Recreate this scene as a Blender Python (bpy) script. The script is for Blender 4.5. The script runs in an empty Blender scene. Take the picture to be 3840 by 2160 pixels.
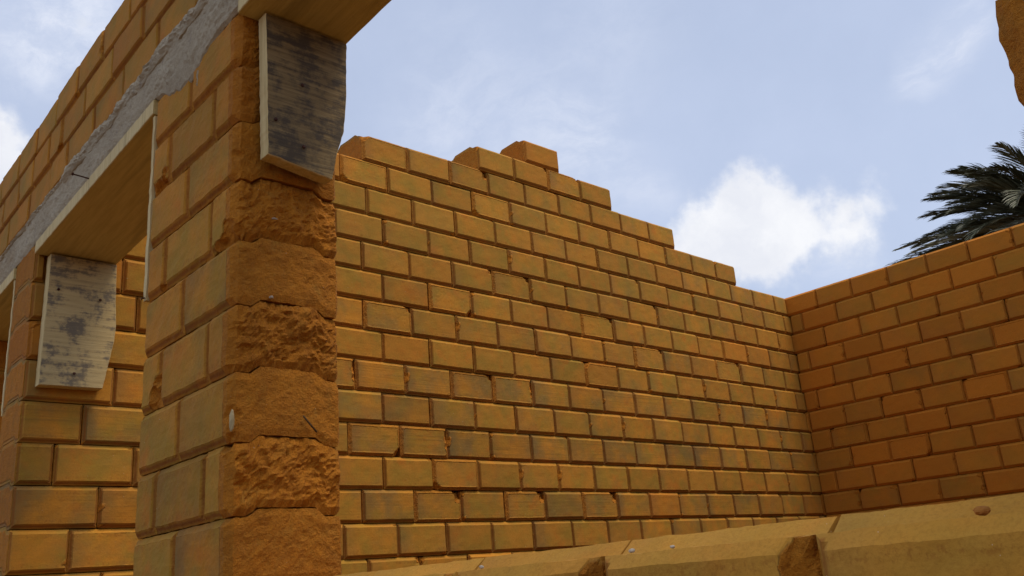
import bpy, math, random
import numpy as np
from mathutils import Vector, Matrix, noise as mn

# ------------------------------------------------------------------ camera
# world: X = into the room (perpendicular to the front wall), Y = along the front wall, Z up
Z0 = 1.495
sc = bpy.context.scene
col = sc.collection
F = Vector((0.6470, 0.6950, 0.3136)).normalized()
R = Vector((0.7460, -0.6610, -0.0772)); R = (R - F * R.dot(F)).normalized()
Uv = R.cross(F)
cam_d = bpy.data.cameras.new('camera'); cam = bpy.data.objects.new('camera', cam_d); col.objects.link(cam)
cam_d.sensor_width = 36; cam_d.lens = 3390.0 / 3840 * 36; cam_d.clip_start = 0.02; cam_d.clip_end = 3000
CZ = Z0 - 0.2441
M = Matrix.Identity(4)
for i in range(3):
    M[i][0] = R[i]; M[i][1] = Uv[i]; M[i][2] = -F[i]
M[0][3] = 0; M[1][3] = 0; M[2][3] = CZ
cam.matrix_world = M
sc.camera = cam
sc.render.resolution_x = 1024; sc.render.resolution_y = 576

def ray(px, py):                      # pixel of the 2576 x 1449 view of the photograph
    x = px * 1.4907; y = py * 1.4907
    return F + R * ((x - 1920) / 3390) + Uv * ((1080 - y) / 3390)
def hit(px, py, ax, val):
    d = ray(px, py); c = Vector((0, 0, CZ)); return c + d * ((val - c[ax]) / d[ax])

# ------------------------------------------------------------------ light
SUN_EL = math.radians(68)
sun_to = Vector((0.42, -0.91, 0)).normalized() * math.cos(SUN_EL) + Vector((0, 0, math.sin(SUN_EL)))
sun_d = bpy.data.lights.new('sun', 'SUN'); sun = bpy.data.objects.new('sun', sun_d); col.objects.link(sun)
sun_d.energy = 2.6; sun_d.angle = math.radians(26); sun_d.color = (1.0, 0.87, 0.70)
sun.rotation_euler = sun_to.to_track_quat('Z', 'Y').to_euler()

world = bpy.data.worlds.new('World'); sc.world = world; world.use_nodes = True
nt = world.node_tree; N = nt.nodes; L = nt.links; N.clear()
def nd(nt_, t, **k):
    n = nt_.nodes.new(t)
    for a, b in k.items(): setattr(n, a, b)
    return n
out = nd(nt, 'ShaderNodeOutputWorld'); bg = nd(nt, 'ShaderNodeBackground'); L.new(bg.outputs[0], out.inputs[0])
bg.inputs[1].default_value = 0.122
sky = nd(nt, 'ShaderNodeTexSky', sky_type='NISHITA'); sky.sun_disc = False
sky.sun_elevation = SUN_EL; sky.sun_rotation = math.atan2(sun_to.x, sun_to.y)
sky.air_density = 1.0; sky.dust_density = 1.2; sky.ozone_density = 1.4
tc = nd(nt, 'ShaderNodeTexCoord')
def vm(op, a, b=None, s=None):
    n = nd(nt, 'ShaderNodeVectorMath', operation=op)
    for i, q in enumerate((a, b)):
        if q is None: continue
        if isinstance(q, (tuple, Vector)): n.inputs[i].default_value = tuple(q)
        else: L.new(q, n.inputs[i])
    if s is not None: n.inputs[3].default_value = s
    return n
def ma(op, a, b=None, c=None, clamp=False):
    n = nd(nt, 'ShaderNodeMath', operation=op, use_clamp=clamp)
    for i, q in enumerate((a, b, c)):
        if q is None: continue
        if isinstance(q, (int, float)): n.inputs[i].default_value = q
        else: L.new(q, n.inputs[i])
    return n.outputs[0]
def sstep(v, a, b):
    n = nd(nt, 'ShaderNodeMapRange', interpolation_type='SMOOTHSTEP'); L.new(v, n.inputs[0])
    n.inputs[1].default_value = a; n.inputs[2].default_value = b; return n.outputs[0]
def wnoise(vec, scale, det=6, rough=.55):
    n = nd(nt, 'ShaderNodeTexNoise'); n.inputs['Scale'].default_value = scale; n.inputs['Detail'].default_value = det
    n.inputs['Roughness'].default_value = rough; L.new(vec, n.inputs['Vector']); return n
D0 = vm('NORMALIZE', tc.outputs['Generated']).outputs[0]
w1 = wnoise(D0, 5.0, 5, .6); w2 = wnoise(D0, 17.0, 5, .6)
wa = vm('SCALE', vm('SUBTRACT', w1.outputs['Color'], (.5, .5, .5)).outputs[0], s=.14).outputs[0]
wb = vm('SCALE', vm('SUBTRACT', w2.outputs['Color'], (.5, .5, .5)).outputs[0], s=.075).outputs[0]
DW = vm('ADD', vm('ADD', D0, wa).outputs[0], wb).outputs[0]
DS = vm('ADD', D0, vm('SCALE', vm('SUBTRACT', w1.outputs['Color'], (.5, .5, .5)).outputs[0], s=.10).outputs[0]).outputs[0]
def blob_sum(vec, blobs):
    acc = None
    for (px, py, r, amp) in blobs:
        d = ray(px, py).normalized()
        dist = nd(nt, 'ShaderNodeVectorMath', operation='DISTANCE'); L.new(vec, dist.inputs[0]); dist.inputs[1].default_value = tuple(d)
        m = nd(nt, 'ShaderNodeMapRange', interpolation_type='SMOOTHSTEP'); L.new(dist.outputs['Value'], m.inputs[0])
        m.inputs[1].default_value = r / 2274.; m.inputs[2].default_value = 0; m.inputs[3].default_value = 0; m.inputs[4].default_value = amp
        acc = m.outputs[0] if acc is None else ma('ADD', acc, m.outputs[0])
    return acc
cum = blob_sum(DW, [(1880, 480, 120, .9), (1800, 560, 170, 1.1), (1900, 600, 180, 1.2), (2030, 580, 150, 1.0), (2130, 520, 130, .9), (1740, 640, 140, .9),
                    (1850, 680, 130, .8), (2200, 610, 150, .45), (2120, 640, 150, .35), (1790, 700, 130, .35), (2030, 680, 140, .3), (1940, 720, 120, .3), (2190, 480, 110, .5), (20, 390, 120, 1.1), (-60, 480, 200, 1.2), (190, 90, 120, .75)])
soft = blob_sum(DS, [(200, 60, 210, .95), (120, 180, 150, .6), (1250, 330, 260, .45), (1500, 420, 210, .55), (1060, 330, 180, .4), (1450, 290, 200, .35),
                     (1650, 500, 120, .4), (2360, 110, 120, .75), (2300, 170, 80, .5), (2440, 50, 110, .55), (2480, 20, 90, .4), (1150, 120, 250, .22), (1560, 80, 260, .3), (2120, 640, 160, .55), (60, 70, 160, .3)])
cumm = sstep(ma('ADD', cum, ma('MULTIPLY', ma('SUBTRACT', wnoise(D0, 26.0, 7, .62).outputs['Fac'], .5), .9)), .12, 1.25)
det = wnoise(D0, 9.0, 7, .6).outputs['Fac']
strk = wnoise(vm('MULTIPLY', DS, (3.0, 1.0, 4.5)).outputs[0], 7.0, 8, .68).outputs['Fac']
softm = ma('MULTIPLY', soft, ma('ADD', ma('MULTIPLY', sstep(strk, .32, .70), .75), ma('MULTIPLY', det, .5)))
# the same broken cloud goes on all round the sky outside the frame
DST = vm('MULTIPLY', DW, (1.0, 1.0, 2.2)).outputs[0]
gen = sstep(wnoise(DST, 2.1, 8, .58).outputs['Fac'], .50, .74)
# fade the free-running cloud out where the photograph shows open sky, by the same kind of round falloff
openm = blob_sum(D0, [(1288, 500, 2300, 1.0)])
genm = ma('MULTIPLY', gen, ma('SUBTRACT', 1.0, ma('MULTIPLY', openm, 1.6, clamp=True), clamp=True))
veil = ma('ADD', ma('MULTIPLY', wnoise(D0, 3.0, 6, .6).outputs['Fac'], .40), .52)
tot = ma('MAXIMUM', ma('MAXIMUM', cumm, softm), genm)
fac = ma('ADD', veil, ma('MULTIPLY', tot, ma('SUBTRACT', 1.0, veil)), clamp=True)
def wmix(f, a, b):
    n = nd(nt, 'ShaderNodeMix', data_type='RGBA'); 
    if isinstance(f, float): n.inputs[0].default_value = f
    else: L.new(f, n.inputs[0])
    for i, q in ((6, a), (7, b)):
        if isinstance(q, tuple): n.inputs[i].default_value = q
        else: L.new(q, n.inputs[i])
    return n.outputs[2]
shade = sstep(wnoise(DW, 11.0, 6, .6).outputs['Fac'], .3, .75)
ccol = wmix(shade, (6.7, 6.9, 7.5, 1), (7.8, 7.9, 8.2, 1))
vcol = wmix(ma('MAXIMUM', cumm, ma('MULTIPLY', softm, .55, clamp=True)), (5.3, 6.0, 7.7, 1), ccol)
L.new(wmix(fac, sky.outputs[0], vcol), bg.inputs[0])

sc.view_settings.view_transform = 'Standard'; sc.view_settings.look = 'None'
sc.view_settings.exposure = 0.0; sc.view_settings.gamma = 1.0

# ------------------------------------------------------------------ helpers
def tag(o, label=None, cat=None, group=None, kind=None):
    if label: o['label'] = label
    if cat: o['category'] = cat
    if group: o['group'] = group
    if kind: o['kind'] = kind
    return o
def empty(name, loc, label, cat, group=None):
    o = bpy.data.objects.new(name, None); col.objects.link(o); o.location = loc; o.empty_display_size = .1
    return tag(o, label, cat, group)
def mesh_np(name, V, Fc, wear=None, mat=None, smooth=False, bevel=None):
    me = bpy.data.meshes.new(name); me.from_pydata([tuple(v) for v in V], [], Fc)
    if wear is not None:
        a = me.attributes.new('wear', 'FLOAT', 'POINT'); a.data.foreach_set('value', np.asarray(wear, dtype=np.float32))
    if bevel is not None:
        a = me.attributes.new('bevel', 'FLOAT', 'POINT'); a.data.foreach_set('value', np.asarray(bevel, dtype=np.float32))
    if mat: me.materials.append(mat)
    if smooth: me.shade_smooth()
    me.update(); return me
def link(name, me, parent=None, loc=None, rot=None):
    o = bpy.data.objects.new(name, me); col.objects.link(o)
    if parent: o.parent = parent; 
    if loc is not None: o.location = loc
    if rot is not None: o.rotation_euler = rot
    return o
def fb(x, y, z, o=3):
    return mn.fractal(Vector((x, y, z)), 1.0, 2.0, o)

# ------------------------------------------------------------------ materials
class Mat:
    def __init__(s, name, rough=.9):
        s.m = bpy.data.materials.new(name); s.m.use_nodes = True; s.t = s.m.node_tree
        s.b = s.t.nodes['Principled BSDF']; s.b.inputs['Roughness'].default_value = rough
        s.b.inputs['Specular IOR Level'].default_value = .25
    def n(s, t, **k): return nd(s.t, t, **k)
    def l(s, a, b): s.t.links.new(a, b)
    def obj(s): return s.n('ShaderNodeTexCoord').outputs['Object']
    def info(s): return s.n('ShaderNodeObjectInfo')
    def vec(s, op, a, b):
        n = s.n('ShaderNodeVectorMath', operation=op)
        for i, q in enumerate((a, b)):
            if isinstance(q, tuple): n.inputs[i].default_value = q
            else: s.l(q, n.inputs[i])
        return n.outputs[0]
    def noise(s, v, sc_, det=4, r=.6):
        n = s.n('ShaderNodeTexNoise'); n.inputs['Scale'].default_value = sc_; n.inputs['Detail'].default_value = det; n.inputs['Roughness'].default_value = r
        s.l(v, n.inputs['Vector']); return n.outputs['Fac']
    def step(s, v, a, b, c=0., d=1.):
        n = s.n('ShaderNodeMapRange', interpolation_type='SMOOTHSTEP'); s.l(v, n.inputs[0])
        for i, q in enumerate((a, b, c, d)): n.inputs[i + 1].default_value = q
        return n.outputs[0]
    def math(s, op, a, b=None, clamp=False):
        n = s.n('ShaderNodeMath', operation=op, use_clamp=clamp)
        for i, q in enumerate((a, b)):
            if q is None: continue
            if isinstance(q, (int, float)): n.inputs[i].default_value = q
            else: s.l(q, n.inputs[i])
        return n.outputs[0]
    def mix(s, f, a, b, mode='MIX'):
        n = s.n('ShaderNodeMix', data_type='RGBA', blend_type=mode)
        if isinstance(f, (int, float)): n.inputs[0].default_value = f
        else: s.l(f, n.inputs[0])
        for i, q in ((6, a), (7, b)):
            if isinstance(q, tuple): n.inputs[i].default_value = q + (1,) if len(q) == 3 else q
            else: s.l(q, n.inputs[i])
        return n.outputs[2]
    def base(s, c): 
        if isinstance(c, tuple): s.b.inputs['Base Color'].default_value = c + (1,)
        else: s.l(c, s.b.inputs['Base Color'])
    def bump(s, h, dist, strength=1., prev=None):
        n = s.n('ShaderNodeBump'); n.inputs['Distance'].default_value = dist; n.inputs['Strength'].default_value = strength
        s.l(h, n.inputs['Height']); 
        if prev is not None: s.l(prev, n.inputs['Normal'])
        s.l(n.outputs[0], s.b.inputs['Normal']); return n.outputs[0]

def brick_material():
    m = Mat('soil_block', .92); inf = m.info(); rnd = inf.outputs['Random']
    cb = m.n('ShaderNodeCombineXYZ'); 
    m.l(m.math('MULTIPLY', rnd, 37.), cb.inputs[0]); m.l(m.math('MULTIPLY', rnd, 91.), cb.inputs[1]); m.l(m.math('MULTIPLY', rnd, 13.), cb.inputs[2])
    oc = m.obj(); v = m.vec('ADD', oc, cb.outputs[0])
    sep = m.n('ShaderNodeSeparateColor'); m.l(inf.outputs['Color'], sep.inputs[0])
    grey, stri, ora = sep.outputs[0], sep.outputs[1], sep.outputs[2]
    ochre = m.mix(rnd, (.520, .208, .019), (.450, .202, .023))
    c = m.mix(m.step(m.noise(v, 9, 4), .35, .72), ochre, (.335, .192, .022))            # olive clouds
    c = m.mix(m.math('MULTIPLY', m.step(m.noise(v, 13, 5), .52, .74), .65), c, (.500, .160, .015))  # iron red clouds
    stv = m.vec('MULTIPLY', v, (2.2, 2.2, 95.))
    st = m.noise(stv, 1.6, 3, .65)
    gm = m.math('MULTIPLY', m.step(m.noise(m.vec('ADD', v, (7., 3., 1.)), 8, 4), .40, .72), grey)
    c = m.mix(m.math('MULTIPLY', gm, .80), c, (.185, .130, .042))
    pale = m.math('SUBTRACT', 1., inf.outputs['Alpha'])
    c = m.mix(m.math('MULTIPLY', pale, m.step(m.noise(v, 20, 5), .2, .6, .6, 1.)), c, (.600, .300, .045))
    # grey bloom near one end of the face, as rubbed off by the press
    sx = m.n('ShaderNodeSeparateXYZ'); m.l(oc, sx.inputs[0])
    endm = m.math('MULTIPLY', m.step(m.math('ADD', sx.outputs[0], m.math('MULTIPLY', m.noise(v, 18, 4), .05)), -.015, -.085), m.math('MULTIPLY', grey, .55))
    c = m.mix(endm, c, (.110, .085, .040))
    c = m.mix(m.math('MULTIPLY', m.math('MULTIPLY', m.step(st, .50, .74), stri), .55), c, (.230, .125, .024))
    # dotted scuff rows a little in from the top and bottom arris
    az = m.math('ABSOLUTE', sx.outputs[2])
    band = m.math('MULTIPLY', m.step(az, .030, .036), m.step(az, .046, .040))
    dots = m.step(m.noise(m.vec('MULTIPLY', v, (1., 1., .8)), 150, 3, .7), .50, .62)
    c = m.mix(m.math('MULTIPLY', m.math('MULTIPLY', band, dots), .45), c, (.28, .10, .014))
    # broken and rubbed places: fresh orange earth
    at = m.n('ShaderNodeAttribute'); at.attribute_name = 'wear'; wear = at.outputs['Fac']
    wn = m.noise(v, 60, 5, .7)
    wm = m.step(m.math('ADD', m.math('MULTIPLY', wear, 1.15), m.math('MULTIPLY', wn, .5)), .55, .98)
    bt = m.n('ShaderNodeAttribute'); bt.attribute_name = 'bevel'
    c = m.mix(m.math('MULTIPLY', m.step(bt.outputs['Fac'], .25, .9), m.step(wn, .25, .6, .45, .85)), c, (.235, .074, .010))  # red-brown earth on lower and end bevels, darkened as painted joint shade
    wcol = m.mix(m.step(m.noise(v, 34, 6, .7), .38, .66), (.560, .205, .014), (.450, .160, .012))
    wcol = m.mix(m.step(m.noise(v, 21, 4, .7), .55, .75), wcol, (.480, .215, .026))
    c = m.mix(wm, c, wcol)
    c = m.mix(m.math('MULTIPLY', ora, .75), c, (.540, .165, .010))
    fine = m.noise(v, 300, 3, .7)
    c = m.mix(m.step(fine, .40, .75, .0, .38), c, (.260, .105, .012))
    spk = m.noise(v, 260, 1, .5)
    c = m.mix(m.step(spk, .800, .84, 0, .8), c, (.62, .55, .42))
    hs = m.n('ShaderNodeHueSaturation'); hs.inputs['Value'].default_value = 1.0
    m.l(m.step(m.n('ShaderNodeMath', operation='FRACT').outputs[0], 0, 1), hs.inputs['Hue']) if False else None
    r2 = m.math('FRACT', m.math('MULTIPLY', rnd, 17.31)); m.l(m.math('ADD', m.math('MULTIPLY', r2, .22), .90), hs.inputs['Value'])
    m.l(c, hs.inputs['Color']); m.base(hs.outputs[0])
    h1 = m.math('ADD', m.math('MULTIPLY', m.noise(v, 130, 6, .75), .6), m.math('MULTIPLY', m.noise(v, 38, 5, .7), .8))
    p = m.bump(h1, .0022, .55)
    h2 = m.math('MULTIPLY', st, m.math('ADD', m.math('MULTIPLY', stri, .9), .1))
    p = m.bump(h2, .0016, .5, p)
    h3 = m.math('MULTIPLY', m.math('ADD', m.noise(v, 75, 7, .8), m.noise(v, 210, 3, .8)), wm)
    m.bump(h3, .008, .8, p)
    return m.m
BRICK = brick_material()

def wood_material(name, light, dark, axis, stain=0., stain_col=(.07, .06, .062), sc_=1.):
    m = Mat(name, .8); inf = m.info(); rnd = inf.outputs['Random']
    oc = m.obj(); v = m.vec('ADD', oc, (3.7 * len(name), 1.3, 2.1))
    s = [26., 26., 26.]; s[axis] = 1.4
    g = m.noise(m.vec('MULTIPLY', v, tuple(s)), 4.5 * sc_, 5, .7)
    s2 = [14., 14., 14.]; s2[axis] = .8
    g2 = m.noise(m.vec('MULTIPLY', v, tuple(s2)), 2.0 * sc_, 3, .6)
    c = m.mix(m.step(g, .35, .70), light, dark)
    c = m.mix(m.step(g2, .55, .72, 0, .6), c, tuple(q * .62 for q in dark))
    if stain:
        sn = m.noise(v, 14, 7, .66)
        sn2 = m.noise(v, 52, 5, .75)
        sm = m.math('MULTIPLY', m.step(m.math('ADD', sn, m.math('ADD', m.math('MULTIPLY', m.math('SUBTRACT', sn2, .5), .5), m.math('MULTIPLY', m.math('SUBTRACT', g, .5), .5))), .56 - stain * .22, .74 - stain * .18), .8)
        c = m.mix(sm, c, stain_col)
        c = m.mix(m.step(m.noise(v, 90, 4, .8), .62, .70, 0, .5), c, (.20, .16, .11))
    m.base(c); m.bump(m.math('ADD', g, m.math('MULTIPLY', g2, 1.2)), .0022, .7)
    return m.m
W_BOARD = wood_material('weathered_board', (.56, .42, .19), (.47, .34, .145), 0, .42, (.115, .100, .085))
W_BOARD_D = wood_material('mildewed_board', (.30, .215, .095), (.18, .120, .050), 0, .70, (.062, .052, .042))
W_SOFFIT = wood_material('soffit_board', (.64, .50, .20), (.53, .40, .15), 1, 0, sc_=.8)
W_EDGE = wood_material('sawn_edge', (.66, .52, .25), (.52, .39, .17), 2, 0)

def concrete_material():
    m = Mat('cement', .95); v = m.obj()
    c = m.mix(m.step(m.noise(v, 7, 5), .3, .7), (.36, .295, .195), (.46, .385, .260))
    c = m.mix(m.step(m.noise(v, 30, 6, .7), .56, .72, 0, .7), c, (.21, .175, .145))
    c = m.mix(m.step(m.noise(v, 4, 4), .55, .75, 0, .35), c, (.42, .27, .12))
    c = m.mix(m.step(m.noise(v, 95, 3, .8), .66, .74, 0, .9), c, (.09, .08, .08))
    m.base(c)
    p = m.bump(m.noise(v, 22, 7, .75), .008, .7); m.bump(m.noise(v, 110, 5, .8), .004, .8, p)
    return m.m
CEM = concrete_material()
def plain(name, c, rough=.7, metal=0., var=.3):
    m = Mat(name, rough); v = m.obj(); m.b.inputs['Metallic'].default_value = metal
    m.base(m.mix(m.step(m.noise(v, 30, 4), .35, .7), c, tuple(q * (1 - var) for q in c))); m.bump(m.noise(v, 120, 3), .0006, .5)
    return m.m
RUST = plain('rusty_iron', (.10, .045, .030), .7, .5)
WHITE_STONE = plain('pale_stone', (.55, .47, .36), .8); ORANGE_LUMP = plain('orange_earth_lump', (.44, .17, .03), .95)
TWIG = plain('straw', (.13, .075, .03), .9)

# ------------------------------------------------------------------ ground
def ground():
    m = Mat('bare_earth', 1.); v = m.obj()
    c = m.mix(m.step(m.noise(v, .7, 6), .35, .65), (.15, .080, .028), (.12, .065, .024))
    c = m.mix(m.step(m.noise(v, 14, 6, .7), .52, .7, 0, .6), c, (.19, .11, .045))
    m.base(c); p = m.bump(m.noise(v, 5, 7, .7), .05, .8); m.bump(m.noise(v, 60, 5, .7), .008, .8, p)
    xs = [-900, -200, -60, -20] + [i * .35 - 7 for i in range(50)] + [20, 60, 200, 900]
    V = []; n = len(xs)
    for y in xs:
        for x in xs:
            z = 0.035 * fb(x * .6, y * .6, 0) if abs(x) < 12 and abs(y) < 12 else 0
            V.append((x, y, z - .02))
    Fc = [(j * n + i, j * n + i + 1, (j + 1) * n + i + 1, (j + 1) * n + i) for j in range(n - 1) for i in range(n - 1)]
    tag(link('ground', mesh_np('ground', V, Fc, None, m.m, True)), kind='structure')
ground()

# ------------------------------------------------------------------ blocks
RH = .0135                                                # height of the interlocking tongue
def ridge(y, T):
    a = abs(y) / T
    return RH * min(1., max(0., (.335 - a) / .085))
def axis_coords(half, b, step, extra=()):
    base = [-half, -half + b, half - b, half]
    inner = list(np.linspace(-half + b, half - b, max(2, int(round((2 * half - 2 * b) / step)) + 1)))
    pts = sorted(set([round(q, 6) for q in base + inner + list(extra)]))
    outp = [pts[0]]
    for q in pts[1:]:
        if q - outp[-1] > 1e-4: outp.append(q)
    return outp
def block_mesh(Lx, H, T, seed, step=.016, chips=(), rough=None, rough_amp=.012, bev=(.011, .009, .010), name='brick', edge_wear=.45, wob=.0007, smooth_end=False):
    """one interlocking soil block, chamfered face arrises, tongue and groove along x.  chips: (x, y, z, r) in half-size units."""
    rng = random.Random(seed)
    hx, hy, hz = Lx / 2, T / 2, H / 2
    bx, by, bz = bev
    tx = [s * T * a for s in (-1, 1) for a in (.25, .335)]
    X = axis_coords(hx, bx, step); Z = axis_coords(hz, bz, step); Y = axis_coords(hy, by, max(step, .02) if rough is None else step, tx)
    V = []; idx = {}; Fc = []
    def vid(x, y, z):
        k = (round(x, 5), round(y, 5), round(z, 5))
        if k not in idx: idx[k] = len(V); V.append([x, y, z])
        return idx[k]
    def grid(A, B, f, flip):
        for i in range(len(A) - 1):
            for j in range(len(B) - 1):
                q = [vid(*f(A[i], B[j])), vid(*f(A[i + 1], B[j])), vid(*f(A[i + 1], B[j + 1])), vid(*f(A[i], B[j + 1]))]
                Fc.append(tuple(q[::-1]) if flip else tuple(q))
    grid(X, Z, lambda a, b: (a, -hy, b), False); grid(X, Z, lambda a, b: (a, hy, b), True)
    grid(Y, Z, lambda a, b: (hx, a, b), False); grid(Y, Z, lambda a, b: (-hx, a, b), True)
    grid(X, Y, lambda a, b: (a, b, hz), False); grid(X, Y, lambda a, b: (a, b, -hz), True)
    wear = []; bevl = []
    so = Vector((seed * 3.17 % 50, seed * 7.7 % 50, seed * 1.3 % 50))
    for p in V:
        x, y, z = p; w = 0.
        dx = max(0., abs(x) - (hx - bx)) / bx; dy = max(0., abs(y) - (hy - by)) / by; dz = max(0., abs(z) - (hz - bz)) / bz
        is_rough_end = rough is not None and ((rough > 0 and x > hx - .03) or (rough < 0 and x < -hx + .03))
        if dy > 1e-6 and (dx > 1e-6 or dz > 1e-6):
            s = dx + dy + dz if dx > 1e-6 and dz > 1e-6 else (dx + dy if dx > 1e-6 else dz + dy)
            if dx > 1e-6 and dz > 1e-6: s = max(dx, dz) + dy
            sx = math.copysign(1, x); sy = math.copysign(1, y); sz = math.copysign(1, z)
            if dx > 1e-6: x = sx * (hx - bx + bx * dx / s)
            if dz > 1e-6: z = sz * (hz - bz + bz * dz / s)
            y = sy * (hy - by + by * dy / s)
        if abs(abs(y) - hy) < by * 1.05 and (dx > .01 or dz > .01 or dy > .99 and (abs(abs(x) - (hx - bx)) < 1e-4 or abs(abs(z) - (hz - bz)) < 1e-4)):
            w = edge_wear
        if abs(abs(p[0]) - hx) < 1e-4 and abs(abs(p[2]) - hz) > 1e-4 and abs(abs(p[1]) - hy) > 1e-4: w = max(w, .55)
        q = Vector((x, y, z))
        # slight unevenness of the arrises and faces
        nv = mn.noise_vector(q * 34 + so) * wob * 1.2 + mn.noise_vector(q * 110 + so) * wob * .6
        for (cx, cy, cz, r) in chips:
            c = Vector((cx * hx, cy * hy, cz * hz)); dv = q - c; dist = dv.length
            rr = r * (1 + .45 * mn.noise(q * 42 + so))
            if dist < rr:
                k = (1 - dist / rr)
                inward = Vector((-cx * .75, -cy * 1.0, -cz * .75)); 
                if inward.length > 0: inward.normalize()
                q = q + inward * (k ** .7) * rr * .62 + mn.noise_vector(q * 70 + so) * .0035 + mn.noise_vector(q * 170 + so) * .0016
                w = max(w, min(1., .65 + k * 2))
        if is_rough_end:
            k = min(1., (abs(x) - (hx - .03)) / .03) ** .5
            amp = rough_amp * k
            edge = min(1., (hy - abs(y)) / .016) * .6 + .4
            rn = fb(q.y * 11 + so.x, q.z * 11 + so.y, so.z, 3) * .95 + .22 * mn.ridged_multi_fractal(Vector((q.y * 24 + so.y, q.z * 24, so.x)), .8, 2.1, 4, .9, 2) - .2 + .50 * fb(q.y * 60, q.z * 60, so.x, 3) + .35 * fb(q.y * 150, q.z * 150, so.y, 2)
            q.x += math.copysign(1, x) * (amp * rn * edge + rough_amp * .1)
            # arrises of broken ends are rounded off
            ez = max(0, abs(q.z) - (hz - .014)) / .014; ey = max(0, abs(q.y) - (hy - .014)) / .014
            rd = .75 if rough_amp > .0048 else .35
            q.x -= math.copysign(1, x) * rd * (.008 * ez * ez + .005 * ey * ey)
            w = max(w, .55 + .45 * min(1., rough_amp / .008)) if rough_amp > .0048 else max(w if w > .6 else 0, .56)
            nv = nv + mn.noise_vector(q * 90 + so) * .0012
        q = q + nv
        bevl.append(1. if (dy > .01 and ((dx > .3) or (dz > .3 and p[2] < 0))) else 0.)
        q.z += ridge(p[1], T)
        p[0], p[1], p[2] = q
        wear.append(w)
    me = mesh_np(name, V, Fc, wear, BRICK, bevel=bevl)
    return me

rng = random.Random(11)
def rand_chips(r, n, big=.018):
    c = []
    for _ in range(n):
        sx = r.choice((-1, 1)); sz = r.choice((-1, 1)); t = r.random()
        if t < .6: c.append((sx, -1, sz, r.uniform(.008, big)))
        elif t < .8: c.append((r.uniform(-.9, .9), -1, sz, r.uniform(.006, big * .55)))
        else: c.append((sx, -1, r.uniform(-.8, .8), r.uniform(.006, big * .7)))
    return c
GAP = .0022
LB = .2152; HB = .115; TB = .2132
VAR = {}
def variants(Lx, H, T, key, n=14, step=.0155):
    k = (key, round(Lx, 3), round(H, 4))
    if k not in VAR:
        r = random.Random(hash(key) % 1000 if False else int(Lx * 1000) + n)
        VAR[k] = []
        for i in range(n):
            ch = rand_chips(r, [1, 2, 1, 3, 0, 3, 4][i % 7], .016 if i % 4 else .027)
            VAR[k].append(block_mesh(Lx, H, T, int(Lx * 5000) + i * 7 + int(H * 3000), step, ch, bev=(.0095 * r.uniform(.8, 1.1), .0110, .0120), edge_wear=r.choice((.0, .05, .15, .30))))
    return VAR[k]
def obj_color(o, r, grey=None, stri=None, ora=0.):
    o.color = (r.uniform(0, .5) if grey is None else grey, r.uniform(0, .3) if stri is None else stri, ora, 1)

SPECIAL = {}
def chip_variant(Lx, H, T, which):
    k = ('chip', round(Lx, 3), which)
    if k not in VAR:
        ch = {'TR': [(1, -1, 1, .036), (.86, -1, .55, .018)], 'TRs': [(1, -1, .95, .024)], 'R': [(1, -1, .3, .020), (1, -1, .7, .018), (.95, -1, -.2, .012)], 'TL': [(-1, -1, 1, .026)],
              'BR': [(1, -1, -1, .030)], 'BL': [(-1, -1, -1, .026), (-.85, -1, -1, .016)]}[which]
        VAR[k] = block_mesh(Lx, H, T, 900 + len(VAR), .008, ch)
    return VAR[k]

def lay_row(parent, r, a0, a1, joint, pitch, z, axis, face, H, T, key, grey=None, stri=None, joints=None, jit=.0012, zslope=None, chips=None, redder=0.):
    """a course of blocks from a0 to a1 along an axis; joints fall at joint + n * pitch.  axis 'X': faces -Y; axis 'Y': faces -X"""
    if joints is None:
        n0 = math.ceil((a0 - joint) / pitch + 1e-6); js = []
        q = joint + n0 * pitch
        while q < a1 - 1e-6: js.append(q); q += pitch
        js = [j for j in js if j - a0 > .03 and a1 - j > .03]
    else: js = [j for j in joints if a0 + .03 < j < a1 - .03]
    ends = [a0] + js + [a1]
    for s, e in zip(ends[:-1], ends[1:]):
        Lx = e - s - GAP
        full = abs((e - s) - pitch) < .02
        std = pitch - GAP
        vs = variants(std if full else round(Lx * 100) / 100, H - GAP, T, key, 20 if full else 4)
        me = r.choice(vs); sx = Lx / (std if full else round(Lx * 100) / 100)
        c = (s + e) / 2
        if chips:
            for (ca, cz, wh) in chips:
                if s <= ca < e and abs(cz - z) < H / 2:
                    me = chip_variant(std if full else Lx, H - GAP, T, wh); 
        zz = z + (zslope(c) if zslope else 0)
        sl = (zslope(c + .1) - zslope(c - .1)) / .2 if zslope else 0
        d = r.uniform(-jit, jit); rz = r.uniform(-.009, .009)
        if axis == 'X': o = link('brick', me, parent, (c, face + T / 2 + d, zz), (r.uniform(-.006, .006), r.uniform(-.004, .004), rz)); o.scale.x = sx
        else: o = link('brick', me, parent, (face + T / 2 + d, c, zz), (0, math.atan(sl), -math.pi / 2 + rz)); o.scale.x = sx
        obj_color(o, r, None if grey is None else max(0, grey + r.uniform(-.25, .25)), None if stri is None else max(0, stri + r.uniform(-.2, .2)), r.choice((.25, .5)) if r.random() < .05 else redder * r.uniform(.5, 1.4))
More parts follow.
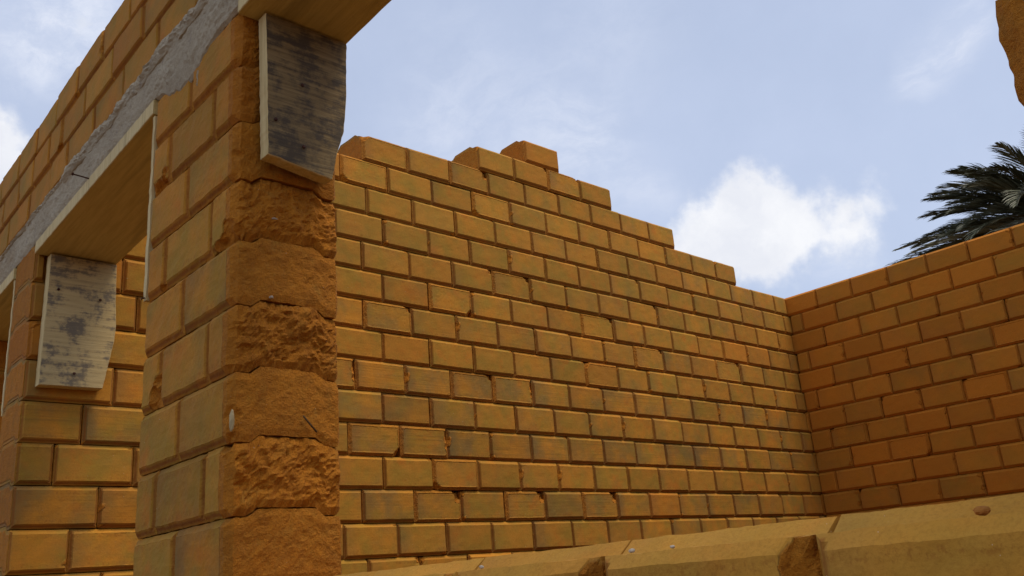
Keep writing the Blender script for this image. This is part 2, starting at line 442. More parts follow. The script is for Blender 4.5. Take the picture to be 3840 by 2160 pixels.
def stuff_rows(parent, rows, axis, face, T, H, pitch):
    """the courses below what the photograph shows: real blocks, joined into one part"""
    V = []; Fc = []; W = []
    bm = block_mesh(pitch - GAP, H - GAP, T, 77, .05, (), name='course_block')
    bv = np.array([v.co[:] for v in bm.vertices]); bf = [tuple(p.vertices) for p in bm.polygons]; bw = [d.value for d in bm.attributes['wear'].data]
    for (a0, a1, j, z) in rows:
        n0 = math.ceil((a0 - j) / pitch + 1e-6); js = []; q = j + n0 * pitch
        while q < a1 - 1e-6: js.append(q); q += pitch
        ends = [a0] + [q for q in js if q - a0 > .03 and a1 - q > .03] + [a1]
        for s, e in zip(ends[:-1], ends[1:]):
            P = bv.copy(); P[:, 0] *= (e - s - GAP) / (pitch - GAP)
            if axis == 'X': Q = np.stack([P[:, 0] + (s + e) / 2, P[:, 1] + face + T / 2, P[:, 2] + z], 1)
            else: Q = np.stack([P[:, 1] + face + T / 2, -P[:, 0] + (s + e) / 2, P[:, 2] + z], 1)
            o = len(V); V.extend(Q.tolist()); Fc.extend(tuple(i + o for i in f) for f in bf); W.extend(bw)
    ob = link('lower_brick_courses', mesh_np('lower_brick_courses', V, Fc, W, BRICK), parent); ob.color = (.3, .2, 0, 1); ob['kind'] = 'stuff'

D_ = .6446; UB = 2.6846; UJ = 1.3912; UK = 1.8015; DO = 4.7095; ZO = Z0 - .1034; HW = .1184
U0 = .165

# ------------------------------------------------------------------ back (cross) wall
bw = empty('brick_wall', (2.7, UB + TB / 2, 0), 'large ochre block wall across the room, its top stepping down to the right', 'wall')
bwj = {-2: 1.745, -1: 1.867, 0: 1.944, 1: 2.033, 2: 1.893, 3: 2.036, 4: 1.926, 5: 2.047, 6: 1.968, 7: 2.055, 8: 1.966, 9: 2.066, 10: 1.996, 11: 1.882, 12: 1.982, 13: 2.572, 14: 2.652}
left_first = {-1: .794, 0: .865, 1: .739, 2: .806, 3: .885, 4: .80, 5: .94}
span = {11: (1.46, 4.227), 12: (1.765, 3.70), 13: (2.36, 3.227), 14: (2.652, 2.874)}
chips_bw = []
for (px, py, wh) in [(1150, 1245, 'TR'), (1362, 1245, 'TR'), (1555, 1245, 'TR'), (1222, 955, 'TRs'), (1320, 975, 'R'), (1115, 1100, 'R'), (1660, 890, 'TRs'), (1858, 925, 'TRs'),
                     (890, 940, 'R'), (1030, 780, 'TRs'), (1185, 785, 'BR'), (1472, 800, 'TRs'), (1228, 440, 'TR'), (1028, 385, 'TRs'), (1205, 520, 'BL'), (1395, 440, 'TRs'),
                     (1105, 1200, 'BL'), (1000, 420, 'TL'), (1285, 735, 'TRs'), (880, 440, 'BL'), (1000, 1110, 'BR'), (1480, 950, 'TL')]:
    q = hit(px, py, 1, UB)
    chips_bw.append((q.x - (.015 if wh in ('TR', 'TRs', 'R', 'BR') else -.015), q.z, wh))
r = random.Random(5)
for k in range(-2, 15):
    a0, a1 = span.get(k, (D_, DO + (TB if k % 2 else 0)))
    if k in (7, 8, 9, 10): a0 = D_ + TB + .001
    z = Z0 + (k + .5) * HB
    j = bwj[k]
    n0 = math.ceil((a0 - j) / LB + 1e-6); js = []; q = j + n0 * LB
    while q < a1: js.append(q); q += LB
    if k in left_first: js = [left_first[k]] + [left_first[k] + LB * i for i in range(1, 3)] + [x for x in js if x > left_first[k] + LB * 2.45]
    if k == 13: js = [2.572, 2.787, 3.002]
    if k == 14: js = []
    grey = (.75 if k in (0, 2, 4) else .55 if k in (6, 3, -1) else .28); st = (.9 if k in (0, 2, 4, -2) else .6 if k == 6 else .12)
    lay_row(bw, r, a0, a1, j, LB, z, 'X', UB, HB, TB, 'b', grey, st, joints=js, chips=chips_bw, jit=.0032)
stuff_rows(bw, [(D_, DO, 1.745 + (.1 if k % 2 else 0), Z0 + (k + .5) * HB) for k in range(-13, -2)], 'X', UB, TB, HB, LB)

# ------------------------------------------------------------------ opposite wall
ow = empty('brick_wall', (DO + TB / 2, 1.5, 0), 'level topped ochre block wall at right, in front of the palm', 'wall')
ofirst = {10: 2.493, 9: 2.606, 8: 2.486, 7: 2.606, 6: 2.479, 5: 2.60, 4: 2.457, 3: 2.564, 2: 2.464, 1: 2.577, 0: 2.463, -1: 2.57, -2: 2.46}
r = random.Random(8)
chips_ow = []
for (px, py, wh) in [(2440, 990, 'TL'), (2160, 1070, 'TL'), (2500, 850, 'BR'), (2335, 1115, 'BR')]:
    q = hit(px, py, 0, DO); chips_ow.append((q.y, q.z, wh))
for k in range(-2, 11):
    # local +x of these blocks points to -Y
    lay_row(ow, r, .30, UB + (0 if k % 2 else TB) - .001, ofirst[k], .2175, Z0 + (k + .5) * HB, 'Y', DO + (.0008), HB, TB, 'b', .38, .35, chips=chips_ow, redder=.75)
stuff_rows(ow, [(.30, UB, 2.46 + (.1 if k % 2 else 0), Z0 + (k + .5) * HB) for k in range(-13, -2)], 'Y', DO, TB, HB, .2175)
# the alternate courses butt into the corner, so nothing overlaps there

# ------------------------------------------------------------------ fourth wall of the room, unseen, added to darken its lower part
w4 = empty('brick_wall', (2.7, -.95 - TB / 2, 0), 'ochre block wall closing the room on the near side, unseen, added to shade it', 'wall')
stuff_rows(w4, [(D_, DO, 1.7 + (.1 if k % 2 else 0), Z0 + (k + .5) * HB) for k in range(-13, 11)], 'X', -.95 - TB, TB, HB, LB)
stuff_rows(ow, [(-.95 - TB, .298, 0 + (.1 if k % 2 else 0), Z0 + (k + .5) * HB) for k in range(-13, 11)], 'Y', DO, TB, HB, .2175)

# ------------------------------------------------------------------ front wall
fw = empty('brick_wall', (D_ + TB / 2, 1.6, 0), 'near ochre block wall with a thick pier, a sill and a grey concrete lintel', 'wall')
r = random.Random(21)
def front_block(s, e, k, seed, rough=None, amp=.012, chips=(), step=.0065, grey=.3, stri=.2, ora=0., dv=0., z=None, H=None, ew=.3, wob=.0011):
    H_ = (H or HW) - GAP; Lx = e - s - GAP
    me = block_mesh(Lx, H_, TB, seed, step, chips, rough, amp, bev=(.012, .010, .0125), edge_wear=ew, wob=wob)
    o = link('brick', me, fw, (D_ + TB / 2 + dv, (s + e) / 2, ZO + (k + .5) * HW if z is None else z), (0, 0, -math.pi / 2 + random.Random(seed).uniform(-.006, .006)))
    o.color = (grey, stri, ora, 1); return o
# pier courses: the end towards the opening (towards -Y) is the block's +x end
rough_amp = {-1: .0020, 0: .010, 1: .0014, 2: .0105, 3: .0018, 4: .010, 5: .0020, 6: .0049, 7: .0055}
for k in range(-3, 8):
    amp = rough_amp.get(k, .004)
    if k % 2 == 0:
        ch = {0: [(-1, -1, -1, .008), (.55, -1, 1., .018)], 2: [(.8, -1, -.95, .012)], 4: [(.4, -1, -.9, .032), (1., -1, -1, .03), (-.3, -1, -1, .018), (.9, -1, 1, .015)]}.get(k, [(1, -1, 1, .014)])
        front_block(UJ, 1.492, k, 100 + k, 1, amp, ch, step=.0045, grey=.15, stri=.1, ora=.35 if k == 6 else 0, dv=-.001)
        front_block(1.492, 1.706, k, 120 + k, None, 0, {6: [(-.2, -1, -1, .008)], 0: [(.95, -1, 1, .009)], 2: [(-1, -1, -.6, .010)]}.get(k, [(-1, -1, 1, .008)]), step=.0065, grey=.5 if k in (0, 2) else .15, stri=.25, ora=.18 if k > 4 else 0, dv=.001)
        front_block(1.706, UK, k, 140 + k, None, 0, {2: [(.6, -1, -.75, .028), (.75, -1, -.1, .016)], 6: [(-.3, -1, -1, .03), (.2, -1, -.9, .022), (.5, -1, -.5, .014)], 4: [(.9, -1, -1, .016)]}.get(k, ()), grey=.2, stri=.1, ora=.2 if k > 3 else 0)
    else:
        ch = {1: [(.98, -1, -.25, .018), (.96, -1, -.9, .012)], 3: [(1, -1, .9, .008)], 5: [(1, -1, -.2, .014), (1, -1, -.8, .014), (1, -1, 1, .012)]}.get(k, [(1, -1, 1, .012)])
        front_block(UJ, 1.608, k, 160 + k, 1, amp, ch, step=.0045, grey=.75 if k in (3, -1) else .3, stri=.4, ora=.2 if k > 5 else 0)
        front_block(1.608, UK, k, 180 + k, None, 0, {1: [(-1, -1, 1, .01)]}.get(k, [(-1, -1, -1, .007)]), grey=.2, stri=.45 if k == 1 else .15, ora=.15 if k > 4 else 0)
# sill course (its tongue shows as the top strip) and the one below it
zs = ZO + (-1.5) * HW
sill_j = [-.95, -.73, -.507, -.285, -.062, .161, .384, .607, .83, 1.053, 1.222, UJ]
for i, (s, e) in enumerate(zip(sill_j[:-1], sill_j[1:])):
    vis = s > -.1
    ch = []
    if i == 6: ch = [(1, -1, 1, .012)]
    if abs(s - .384) < .01: ch = [(.97, -1, .62, .027), (.90, -1, .0, .026), (.80, -1, -.45, .024)]
    if abs(s - .607) < .01: ch = [(1, -1, .7, .022), (.93, -1, .2, .020), (-.3, -1, 1, .006)]
    if abs(s - .83) < .01: ch = [(.9, -1, 1, .012), (-.5, -1, 1, .008)]
    if s > 0 and s < 1: s += .002
    o = front_block(s, e, -2, 300 + i, None, 0, ch, step=.0042 if vis else .02, grey=.25, stri=.1, ora=.0, ew=.05, wob=.0011)
    o.color = (.3, .1, .05, .6)
for i, (s, e) in enumerate(zip([-.95, -.62, -.40, -.18, .05, .27, .49, .72, .94, 1.17], [-.62, -.40, -.18, .05, .27, .49, .72, .94, 1.17, UJ])):
    front_block(s, e, -3, 330 + i, None, 0, (), step=.02)
# right jamb of the near opening
for k in range(-1, 8):
    js = [-.95, -.71, -.49, -.27, -.05, U0] if k % 2 else [-.95, -.82, -.60, -.38, -.16, .06, U0]
    for s, e in zip(js[:-1], js[1:]):
        last = e == U0
        front_block(s, e + (.004 if k == 1 and last else 0), k, 400 + k * 9 + int(s * 20), -1 if last else None, .0035, [(-1, -1, .96, .008), (-1, -1, -1, .007)] if last else (), step=.005 if last else .03, grey=.25, ora=.25, ew=.5)
# pier beyond the cross wall's end, past the third opening
for k in range(-3, 8):
    js = [3.50, 3.71, 3.92, 4.13, 4.42, 4.63, 4.84, 5.05] if k % 2 else [3.50, 3.60, 3.81, 4.02, 4.20, 4.32, 4.53, 4.74, 4.95, 5.05]
    for s, e in zip(js[:-1], js[1:]): front_block(s, e, k, 520 + int(k * 3 + s * 10), None, 0, (), step=.025, ora=.1)
for k in range(-3, -1):
    for s, e in zip([2.90, 3.1, 3.3], [3.1, 3.3, 3.5]): front_block(s, e, k, 560 + int(k + s * 10), None, 0, (), step=.03)
stuff_rows(fw, [(-.95, UK, .06 + (.11 if k % 2 else 0), ZO + (k + .5) * HW) for k in range(-11, -3)] + [(-.95, UK, .06, ZO - 11.5 * HW), (2.90, 5.05, .17, ZO - 11.5 * HW)]
           + [(2.90, 5.05, .06 + (.11 if k % 2 else 0), ZO + (k + .5) * HW) for k in range(-11, -3)], 'Y', D_, TB, HW, .22)
# courses above the lintel, running slightly out of level
slope = lambda u: -.045 * (u - 2.0)
zb = Z0 + .946; HT = .1115
top_j = [[1.811 - .208 * i for i in range(15, 0, -1)] + [1.811, 2.028, 2.237, 2.444, 2.607, 2.811, 3.03, 3.24, 3.45, 3.66, 3.87, 4.08, 4.29, 4.5, 4.71, 4.92],
         [1.917 - .205 * i for i in range(15, 0, -1)] + [1.917, 2.117, 2.327, 2.524, 2.636, 2.798, 2.957, 3.134, 3.34, 3.55, 3.76, 3.97, 4.18, 4.39, 4.6, 4.81],
         [2.019 - .203 * i for i in range(15, 0, -1)] + [2.019, 2.212, 2.408, 2.602, 2.80, 2.995, 3.20, 3.41, 3.62, 3.83, 4.04, 4.25, 4.46, 4.67, 4.88]]
for i, js in enumerate(top_j):
    lay_row(fw, r, -.95, 5.05, 0, .205, zb + (i + .5) * HT, 'Y', D_, HT, TB, 'w', .30, .1, joints=js, zslope=slope, jit=.003,
            chips=[(2.62, zb + 1.5 * HT, 'BR'), (2.55, zb + .5 * HT, 'TL')])

# concrete lintel and the rough mortar around it
def sheet_solid(name, u0, u1, zlo, zhi, depth, du, nz, mat, back):
    """a solid slab along Y whose outer face (towards -X) is a relief: zlo(u), zhi(u) edges, depth(u, t) = how far it stands out"""
    n = int((u1 - u0) / du) + 1; V = []; Fc = []
    us = np.linspace(u0, u1, n)
    for u in us:
        a, b = zlo(u), zhi(u)
        for j in range(nz + 1):
            t = j / nz; V.append((D_ - depth(u, t), u, a + (b - a) * t))
        V.append((D_ + back, u, b)); V.append((D_ + back, u, a))
    m = nz + 3
    for i in range(n - 1):
        for j in range(m):
            a = i * m + j; b = i * m + (j + 1) % m
            Fc.append((a, b, b + m, a + m))
    Fc.append(tuple(range(m))[::-1]); Fc.append(tuple((n - 1) * m + q for q in range(m)))
    return link(name, mesh_np(name, V, Fc, None, mat), fw)
def lint_lo(u): return Z0 + .838 + slope(u)
def lint_hi(u): return zb + slope(u) - .001
def lint_d(u, t):
    e = min(1, t / .12, (1 - t) / .15)
    return .0035 + .0035 * fb(u * 14, t * 1.6, 4) + .0022 * fb(u * 60, t * 7, 9) + .003 * e - .004
lintel = sheet_solid('lintel', -.95, 5.05, lint_lo, lint_hi, lint_d, .009, 20, CEM, TB)
def band(name, u0, u1, zlo, zhi, prot, du=.006, nz=12, seed=1.):
    def dep(u, t):
        prof = math.sin(math.pi * min(1, max(0, t))) ** .6
        return -.004 + prof * (prot * (1 + .8 * fb(u * 16, t * 2, seed)) + .0035 * fb(u * 70, t * 8, seed)) + .004 * (0 < t < 1)
    return sheet_solid(name, u0, u1, zlo, zhi, dep, du, nz, CEM, .012)
band('mortar_bed', 1.15, 2.45, lambda u: zb + slope(u) - .034 + .014 * fb(u * 7, 1, 2), lambda u: zb + slope(u) + .014 + .020 * fb(u * 6, 3, 1) + .012 * fb(u * 30, 0, 5), .0085, seed=2.)
band('mortar_bed', 2.45, 4.9, lambda u: zb + slope(u) - .016 + .010 * fb(u * 7, 1, 2), lambda u: zb + slope(u) + .006 + .009 * fb(u * 9, 3, 1), .006, seed=6.)
# cement run down over the head of the pier
def sm_lo(u):
    b = np.interp(u, [1.36, 1.41, 1.46, 1.52, 1.57, 1.61, 1.66, 1.71, 1.78, 1.81], [.852, .838, .84, .828, .803, .798, .79, .806, .838, .846])
    return Z0 + float(b) + .009 * fb(u * 30, 2, 2)
band('mortar_smear', 1.375, 1.80, sm_lo, lambda u: Z0 + .905 + slope(u) + .01 * fb(u * 12, 5, 5), .0055, .004, 14, seed=3.)
for (u, a, b) in [(1.575, .765, .80)]:
    Vd = []; Fd = []; n = 10
    for i in range(n + 1):
        t = i / n; z = Z0 + b + (a - b) * t; w = .0035 * (1 - .6 * t) + .0015 * mn.noise(Vector((u * 50, t * 7, 0)))
        for s, dd in ((-1, .0), (0, .0035 + .002 * mn.noise(Vector((t * 9, u * 60, 1)))), (1, .0)):
            Vd.append((D_ + .002 - dd - .0005, u + s * w + .002 * mn.noise(Vector((t * 4, u * 33, 4))), z))
    for i in range(n):
        for j in range(2): Fd.append((i * 3 + j, i * 3 + j + 1, i * 3 + j + 4, i * 3 + j + 3))
    link('mortar_drip', mesh_np('mortar_drip', Vd, Fd, None, CEM), fw)

# ------------------------------------------------------------------ timber
def plank(name, outline, thick, mat, label, axis='Y', face=0., edge_mat=None, step=.008, seed=0, wob=.0012, warp=0.):
    """a sawn board: outline = polygon (a, z) of its broad face, standing across 'Y' (face looks to -Y) from face to face + thick"""
    n = len(outline); pts = []
    for i in range(n):
        a = Vector(outline[i]); b = Vector(outline[(i + 1) % n]); m = max(1, int((b - a).length / step))
        for q in range(m): 
            p = a.lerp(b, q / m); nn = Vector((-(b - a).y, (b - a).x)).normalized() * wob
            p = p + nn * (fb(p.x * 60 + seed, p.y * 60, seed, 3) * 1.0) if q else p
            pts.append(p)
    k = len(pts); V = []; Fc = []
    c = sum(pts, Vector((0, 0))) / k
    def P3(p, d): 
        wv = warp * math.sin(p.y * 14 + 1) 
        return (p.x, face + d + wv, p.y) if axis == 'Y' else (p.x, p.y, face + d)
    ch = .0016
    rings = []
    for (ins, d) in ((ch, 0), (0, ch), (0, thick - ch), (ch, thick)):
        o = len(V); rings.append(o)
        for i, p in enumerate(pts):
            q = p + (c - p).normalized() * ins; V.append(P3(q, d + .0006 * mn.noise(Vector((p.x * 80, p.y * 80, d * 200)))))
    for a, b in zip(rings[:-1], rings[1:]):
        for i in range(k): Fc.append((a + i, b + i, b + (i + 1) % k, a + (i + 1) % k))
    side = len(Fc)
    Fc.append(tuple(rings[0] + i for i in range(k))); Fc.append(tuple(rings[-1] + i for i in range(k))[::-1])
    me = bpy.data.meshes.new(name); me.from_pydata(V, [], Fc); me.materials.append(mat); me.materials.append(edge_mat or mat)
    for i, p in enumerate(me.polygons): p.material_index = 1 if i < side else 0
    import bmesh
    bm = bmesh.new(); bm.from_mesh(me); bmesh.ops.recalc_face_normals(bm, faces=bm.faces); bm.to_mesh(me); bm.free()
    o = link(name, me); tag(o, label, 'board'); return o
def rod(name, p0, p1, r, mat, parent=None, head=0., n=8):
    p0 = Vector(p0); p1 = Vector(p1); d = (p1 - p0).normalized(); a = d.orthogonal().normalized(); b = d.cross(a)
    prof = [(p0, r * .35), (p0 + d * r * 2, r), (p1, r)]
    if head: prof += [(p1 + d * .0001, head), (p1 + d * .0016, head * .95), (p1 + d * .002, head * .3)]
    V = []; Fc = []
    for c, q in prof:
        for i in range(n): t = i / n * math.tau; V.append(c + a * math.cos(t) * q + b * math.sin(t) * q)
    for j in range(len(prof) - 1):
        for i in range(n): Fc.append((j * n + i, j * n + (i + 1) % n, (j + 1) * n + (i + 1) % n, (j + 1) * n + i))
    Fc.append(tuple(range(n))[::-1]); Fc.append(tuple((len(prof) - 1) * n + i for i in range(n)))
    return link(name, mesh_np(name, V, Fc, None, mat, True), parent)

# soffit boards under the lintel
def soffit(u0, u1, label, seed):
    z = lambda u: Z0 + .800 + slope(u)
    n = 60; V = []; Fc = []
    for i in range(n + 1):
        u = u0 + (u1 - u0) * i / n
        w = .0012 * fb(u * 40, seed, 0); w2 = .0018 * fb(u * 55, seed, 3)
        zi = z(u) - .004
        V += [(D_ - .004 + w, u, z(u) + .0015), (D_ - .0025 + w, u, z(u)), (D_ + TB + .001 + w2, u, zi), (D_ + TB + .002 + w2, u, zi + .0345), (D_ - .002 + w, u, z(u) + .0355), (D_ - .004 + w, u, z(u) + .034)]
    for i in range(n):
        for j in range(6): Fc.append((i * 6 + j, i * 6 + (j + 1) % 6, (i + 1) * 6 + (j + 1) % 6, (i + 1) * 6 + j))
    Fc.append(tuple(range(6))[::-1]); Fc.append(tuple(n * 6 + q for q in range(6)))
    me = bpy.data.meshes.new('formwork_board'); me.from_pydata(V, [], Fc); me.materials.append(W_SOFFIT); me.materials.append(W_EDGE)
    for p in me.polygons: p.material_index = 1 if p.normal.x < -.6 or p.normal.x > .6 else 0
    me.update()
    o = link('formwork_board', me); tag(o, label, 'board', 'boards left under the lintel'); return o
soffit(U0 + .004, UJ - .003, 'brown board under the lintel over the nearest opening, cut off by the top edge', 1.)
soffit(UK + .002, UB - .002, 'brown board under the lintel over the middle opening, left of the block pier', 2.)
soffit(UB + TB + .003, 3.498, 'board under the lintel over the farthest opening, at the far left edge', 3.)

# board on the pier's jamb and board on the end of the cross wall (outlines read from the photograph, at their real distances)
def outl(pts, u): return [(hit(x, y, 1, u).x, hit(x, y, 1, u).z) for x, y in pts]
zt1 = Z0 + .7965 + slope(UJ) + .0
o1 = [(.686, Z0 + .527), (.818, Z0 + .509), (.829, Z0 + .565), (.846, Z0 + .62), (.850, Z0 + .66), (.8535, Z0 + .70), (.856, zt1 - .003), (.679, zt1 - .002)]
b1 = plank('formwork_board', o1, .030, W_BOARD_D, 'dark mildewed board nailed upright to the broad rough side of the block pier', face=UJ - .042, edge_mat=W_EDGE, seed=3, wob=.0013)
for (x, z) in [(.755, .690), (.757, .560), (.70, .60)]: rod('nail', (x, UJ - .03, Z0 + z), (x, UJ - .0435, Z0 + z), .0016, RUST, b1, .0038)
zt2 = Z0 + .7965 + slope(UB)
o2 = [(.679, Z0 + .384), (.840, Z0 + .384), (.862, Z0 + .52), (.867, Z0 + .575), (.8665, Z0 + .64), (.861, Z0 + .70), (.858, zt2 - .004), (.681, zt2 - .003)]
o2 = [(.655, Z0 + .380), (.840, Z0 + .383), (.864, Z0 + .525), (.8665, Z0 + .575), (.861, Z0 + .655), (.858, zt2 - .004), (.657, zt2 - .003)]
b2 = plank('formwork_board', [(.672, o2[0][1])] + o2[1:6] + [(.675, zt2 - .003)], .036, W_BOARD, 'pale stained board hanging under the lintel in the middle opening, three nail heads', face=UB - .040, edge_mat=W_EDGE, seed=9, wob=.0008)
for (px, py) in [(147, 728), (252, 755), (186, 940)]:
    q = hit(px, py, 1, UB - .041); rod('nail', (q.x, UB - .02, q.z), (q.x, UB - .0425, q.z), .0018, RUST, b2, .0042)
# thin board on the pier's far jamb, seen edge on
def edge_board(u, zlo, label, t=.014, seed=4.):
    n = 36; V = []; Fc = []
    zt = Z0 + .7955 + slope(u)
    for i in range(n + 1):
        tt = i / n; z = Z0 + zlo + (zt - Z0 - zlo) * tt
        th = t * (1.15 - .35 * tt) * (1 if i > 1 else .7) + .0012 * fb(z * 30, seed, 1); x0 = D_ + .002 + .0025 * fb(z * 22, seed, 0)
        V += [(x0, u + .0015, z), (x0, u + .0015 + th, z), (D_ + .19, u + .0015 + th, z), (D_ + .19, u + .0015, z)]
    for i in range(n):
        for j in range(4): Fc.append((i * 4 + j, i * 4 + (j + 1) % 4, (i + 1) * 4 + (j + 1) % 4, (i + 1) * 4 + j))
    Fc.append((3, 2, 1, 0)); Fc.append(tuple(n * 4 + q for q in range(4)))
    o = link('formwork_board', mesh_np('formwork_board', V, Fc, None, W_EDGE)); tag(o, label, 'board'); return o
eb = edge_board(UK, .375, 'thin pale board seen edge on as a light strip, left side of the pier')
rod('nail', (D_ + .004, UK + .004, Z0 + .383), (D_ - .004, UK + .008, Z0 + .379), .0014, RUST, eb, .003)
edge_board(UB + TB, .34, 'sliver of light sawn board low at the far left edge, beyond the wall end', seed=8.)
# nail stuck out of the lintel
n1 = rod('nail', (D_ + .01, 2.215, Z0 + .815), (D_ - .035, 2.255, Z0 + .838), .0018, RUST, None, .0045); tag(n1, 'rusty nail sticking out of the concrete lintel above the middle opening', 'nail')

# ------------------------------------------------------------------ crumbs
def pebble(px, py, x, s, mat, label, seed, name='pebble', cat='stone'):
    q = hit(px, py, 0, x); V = []; Fc = []; n = 12; m = 7
    for j in range(m + 1):
        for i in range(n):
            a = i / n * math.tau; b = (j / m - .5) * math.pi
            v = Vector((math.cos(a) * math.cos(b) * .8, math.sin(a) * math.cos(b) * 1.25, math.sin(b) * .7))
            v *= s * (1 + .35 * mn.noise(v * 1.6 + Vector((seed, 0, 0)))); V.append(v)
    for j in range(m):
        for i in range(n): Fc.append((j * n + i, j * n + (i + 1) % n, (j + 1) * n + (i + 1) % n, (j + 1) * n + i))
    zb_ = min(v.z for v in V)
    top = ZO - HW + (-.0005)
    o = link(name, mesh_np(name, V, Fc, None, mat)); o.location = (q.x, q.y, top - zb_); tag(o, label, cat); return o
pebble(1588, 1368, .664, .0028, WHITE_STONE, 'white chip of stone on the sill, just right of the notch in its tongue', 1)
pebble(1690, 1363, .664, .0021, WHITE_STONE, 'small pale stone chip on the sill, second from the left', 2)
pebble(1210, 1407, .664, .0028, WHITE_STONE, 'pale stone chip on the sill near the block pier', 3)
pebble(2466, 1266, .668, .0046, ORANGE_LUMP, 'rounded orange lump of earth on the sill at right', 4, 'earth_lump', 'earth lump')
def stuck(px, py, face_ax, val, s, mat, label, seed, name='pebble', cat='stone'):
    q = hit(px, py, face_ax, val); V = []; Fc = []; n = 10; m = 6
    for j in range(m + 1):
        for i in range(n):
            a = i / n * math.tau; b = (j / m - .5) * math.pi
            v = Vector((math.cos(a) * math.cos(b) * s[0], math.sin(a) * math.cos(b) * s[1], math.sin(b) * s[2])); V.append(v * (1 + .3 * mn.noise(v.normalized() * 1.7 + Vector((seed, 0, 0)))))
    for j in range(m):
        for i in range(n): Fc.append((j * n + i, j * n + (i + 1) % n, (j + 1) * n + (i + 1) % n, (j + 1) * n + i))
    o = link(name, mesh_np(name, V, Fc, None, mat)); o.location = q; tag(o, label, cat); return o
stuck(690, 552, 1, UJ, (.007, .006, .0025), WHITE_STONE, 'white pebble set in the broken block end under the dark board', 5)
stuck(682, 748, 1, UJ, (.004, .005, .003), WHITE_STONE, 'small white pebble at the bed joint of the pier, fifth course down', 6)
stuck(583, 1058, 0, D_, (.003, .008, .017), plain('cream_chip', (.52, .40, .20), .9), 'cream flake stuck on the corner of the pier above the lowest rough block', 7, 'stone_flake', 'stone')
tw = rod('twig', hit(762, 1045, 1, UJ - .004), hit(797, 1087, 1, UJ - .006), .0018, TWIG, None, 0); tag(tw, 'short dark twig pressed into the smooth block end low on the pier', 'twig')

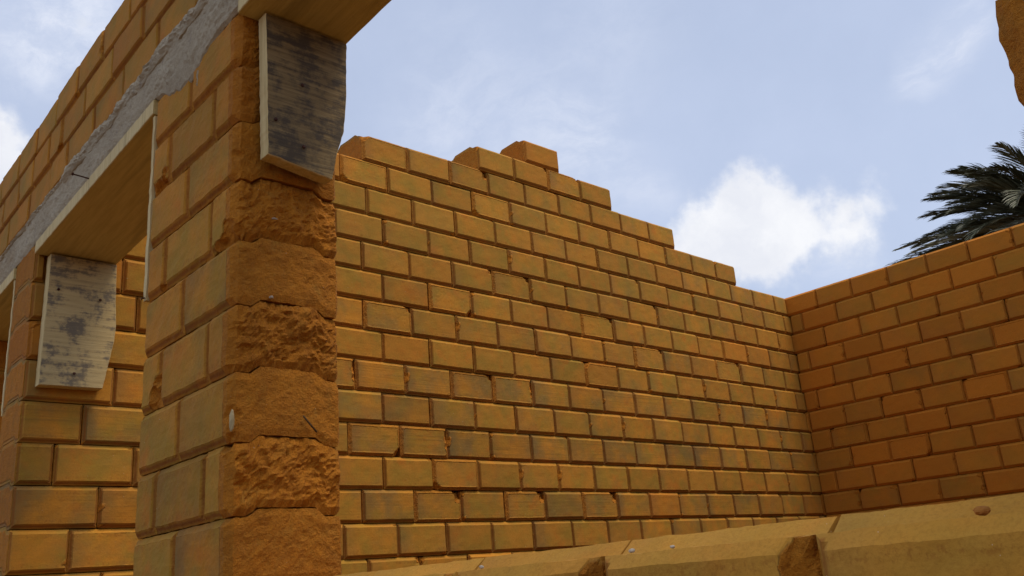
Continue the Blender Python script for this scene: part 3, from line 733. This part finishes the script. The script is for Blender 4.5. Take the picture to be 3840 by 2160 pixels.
# ------------------------------------------------------------------ palm beyond the far wall
def palm():
    leafm = Mat('palm_leaf', .45); v = leafm.obj()
    leafm.base(leafm.mix(leafm.step(leafm.noise(v, 1.6, 5), .35, .7), (.065, .075, .045), (.15, .155, .095)))
    stemm = plain('frond_stem', (.10, .085, .035), .6); trunkm = Mat('palm_trunk', .95); tv = trunkm.obj()
    wv = trunkm.n('ShaderNodeTexNoise'); wv.inputs['Scale'].default_value = 3; trunkm.l(trunkm.vec('MULTIPLY', tv, (1., 1., 5.)), wv.inputs['Vector'])
    trunkm.base(trunkm.mix(wv.outputs['Fac'], (.06, .05, .035), (.12, .10, .075))); trunkm.bump(wv.outputs['Fac'], .03, .8)
    dist = 20.
    c = Vector((0, 0, CZ)) + ray(2690, 552) * dist
    t = empty('palm_tree', (c.x, c.y, 0), 'dark green palm crown rising behind the far side wall at right', 'palm tree')
    V = []; Fc = []; n = 14; m = 40
    for j in range(m + 1):
        f = j / m; z = (c.z - .2) * f; rr = (.20 + .10 * (1 - f) ** 3) * (1 + .05 * (j % 2)); bx = .25 * math.sin(f * 2.2) - .25 * math.sin(2.2)
        for i in range(n): a = i / n * math.tau; V.append((bx + math.cos(a) * rr, math.sin(a) * rr, z))
    for j in range(m):
        for i in range(n): Fc.append((j * n + i, j * n + (i + 1) % n, (j + 1) * n + (i + 1) % n, (j + 1) * n + i))
    Fc.append(tuple(m * n + i for i in range(n)))
    link('trunk', mesh_np('trunk', V, Fc, None, trunkm.m, True), t)
    rg = random.Random(3)
    # left on the picture is the direction -R
    left = Vector((-R.x, -R.y, 0)).normalized(); away = Vector((F.x, F.y, 0)).normalized()
    specs = []
    # (azimuth from 'left' towards 'away', launch elevation, length, droop, fold)
    base = [(-18, 36, 2.3, .3), (6, 30, 2.5, .3), (18, 26, 2.6, .3), (-6, 24, 2.4, .35), (0, 52, 2.2, .4), (-28, 38, 2.2, .4), (12, 14, 2.6, .3), (-10, 18, 2.5, .35), (-8, 40, 2.5, .35), (10, 33, 2.6, .35), (-22, 27, 2.5, .4), (25, 50, 2.4, .45), (-35, 45, 2.4, .4), (4, 21, 2.5, .35), (-2, 47, 2.3, .4), (16, 40, 2.5, .4),
            (-14, 12, 2.5, .45), (8, 6, 2.5, .22), (-4, 0, 2.7, .14), (14, -3, 2.85, .10), (-12, -6, 2.8, .08), (2, -9, 2.7, .06), (20, -11, 2.6, .06), (10, -1, 2.3, .2), (-8, 4, 2.4, .25), (-20, 4, 2.3, .4),
            (45, 55, 2.3, .5), (-55, 60, 2.3, .45), (30, 12, 2.4, .45), (-30, -8, 2.6, .3), (70, 62, 2.4, .6), (100, 45, 2.6, .7), (150, 35, 2.8, .8), (200, 50, 2.6, .7),
            (250, 30, 2.7, .8), (290, 45, 2.6, .7), (320, 20, 2.6, .7), (-60, 5, 2.6, .7), (75, 0, 2.6, .8), (170, 70, 2.5, .6), (-75, 70, 2.5, .6), (110, 10, 2.6, .7), (220, 5, 2.6, .7)]
    for az, el, ln, dr in base:
        fo = rg.uniform(.2, .8)
        ln *= (1.45 if -7 < el < 3 else 1.28) if el < 8 else 1.10
        specs.append((az, el, ln, dr, fo))
    for (az, el, ln, dr, fo) in specs:
        a = math.radians(az); h = left * math.cos(a) + away * math.sin(a); e = math.radians(el)
        V = []; Fc = []; SV = []; SF = []
        pts = []; p = Vector((0, 0, c.z)) + h * .12; n = 46
        for i in range(n + 1):
            f = i / n; ee = e - dr * 1.5 * f ** 1.6 - .1 * f; d = h * math.cos(ee) + Vector((0, 0, math.sin(ee))); pts.append((p.copy(), d)); p += d * ln / n
        side = h.cross(Vector((0, 0, 1))).normalized()
        twist = rg.uniform(-.5, .5)
        for i, (q, d) in enumerate(pts):
            f = i / n; w = .035 * (1 - f) + .006; up = side.cross(d).normalized()
            SV += [q + side * w, q + up * w * .6, q - side * w, q - up * w * .6]
            if i: 
                b = (i - 1) * 4
                for j in range(4): SF.append((b + j, b + (j + 1) % 4, b + 4 + (j + 1) % 4, b + 4 + j))
            if f < .14: continue
            for s in (-1, 1):
                for rep in range(2):
                    if rg.random() < .06: continue
                    ll = (.95 * math.sin(math.pi * min(1, (f - .02) * .88 + .12)) ** .7 + .12) * rg.uniform(.8, 1.12) * (1 - .25 * f)
                    tw = twist + rg.uniform(-.16, .16)
                    sd = (side * s * math.cos(tw * s) + up * (fo + math.sin(tw) * .3)).normalized()
                    dd = (sd * (.62 - .2 * f) + d * (.95 + .35 * f) + left * .35 + Vector((0, 0, rg.uniform(-.16, .06)))).normalized()
                    wd = d.cross(dd).cross(dd).normalized(); wd = (wd * .6 + up * rg.uniform(-.6, .6)).normalized(); wl = .011
                    b0 = q + d * (rep * ln / n * .5)
                    m1 = b0 + dd * ll * .4 ; m2 = b0 + dd * ll * .78 + Vector((0, 0, -.05 * ll)); t1 = b0 + dd * ll + Vector((0, 0, -.14 * ll))
                    o = len(V); V += [b0 - wd * wl * .4, b0 + wd * wl * .4, m1 - wd * wl, m1 + wd * wl, m2 - wd * wl * .6, m2 + wd * wl * .6, t1]
                    Fc += [(o, o + 1, o + 3, o + 2), (o + 2, o + 3, o + 5, o + 4), (o + 4, o + 5, o + 6)]
        fr = link('frond', mesh_np('frond', V, Fc, None, leafm.m), t)
        link('stem', mesh_np('stem', SV, SF, None, stemm), fr)
    return t
palm()

for root in (bw, ow, fw, w4): root['kind'] = 'thing'
# children were placed in world coordinates: take the thing's base off
for root in (bw, ow, fw, w4):
    inv = Vector(root.location)
    for ch in [o for o in bpy.data.objects if o.parent == root]: ch.location = Vector(ch.location) - inv
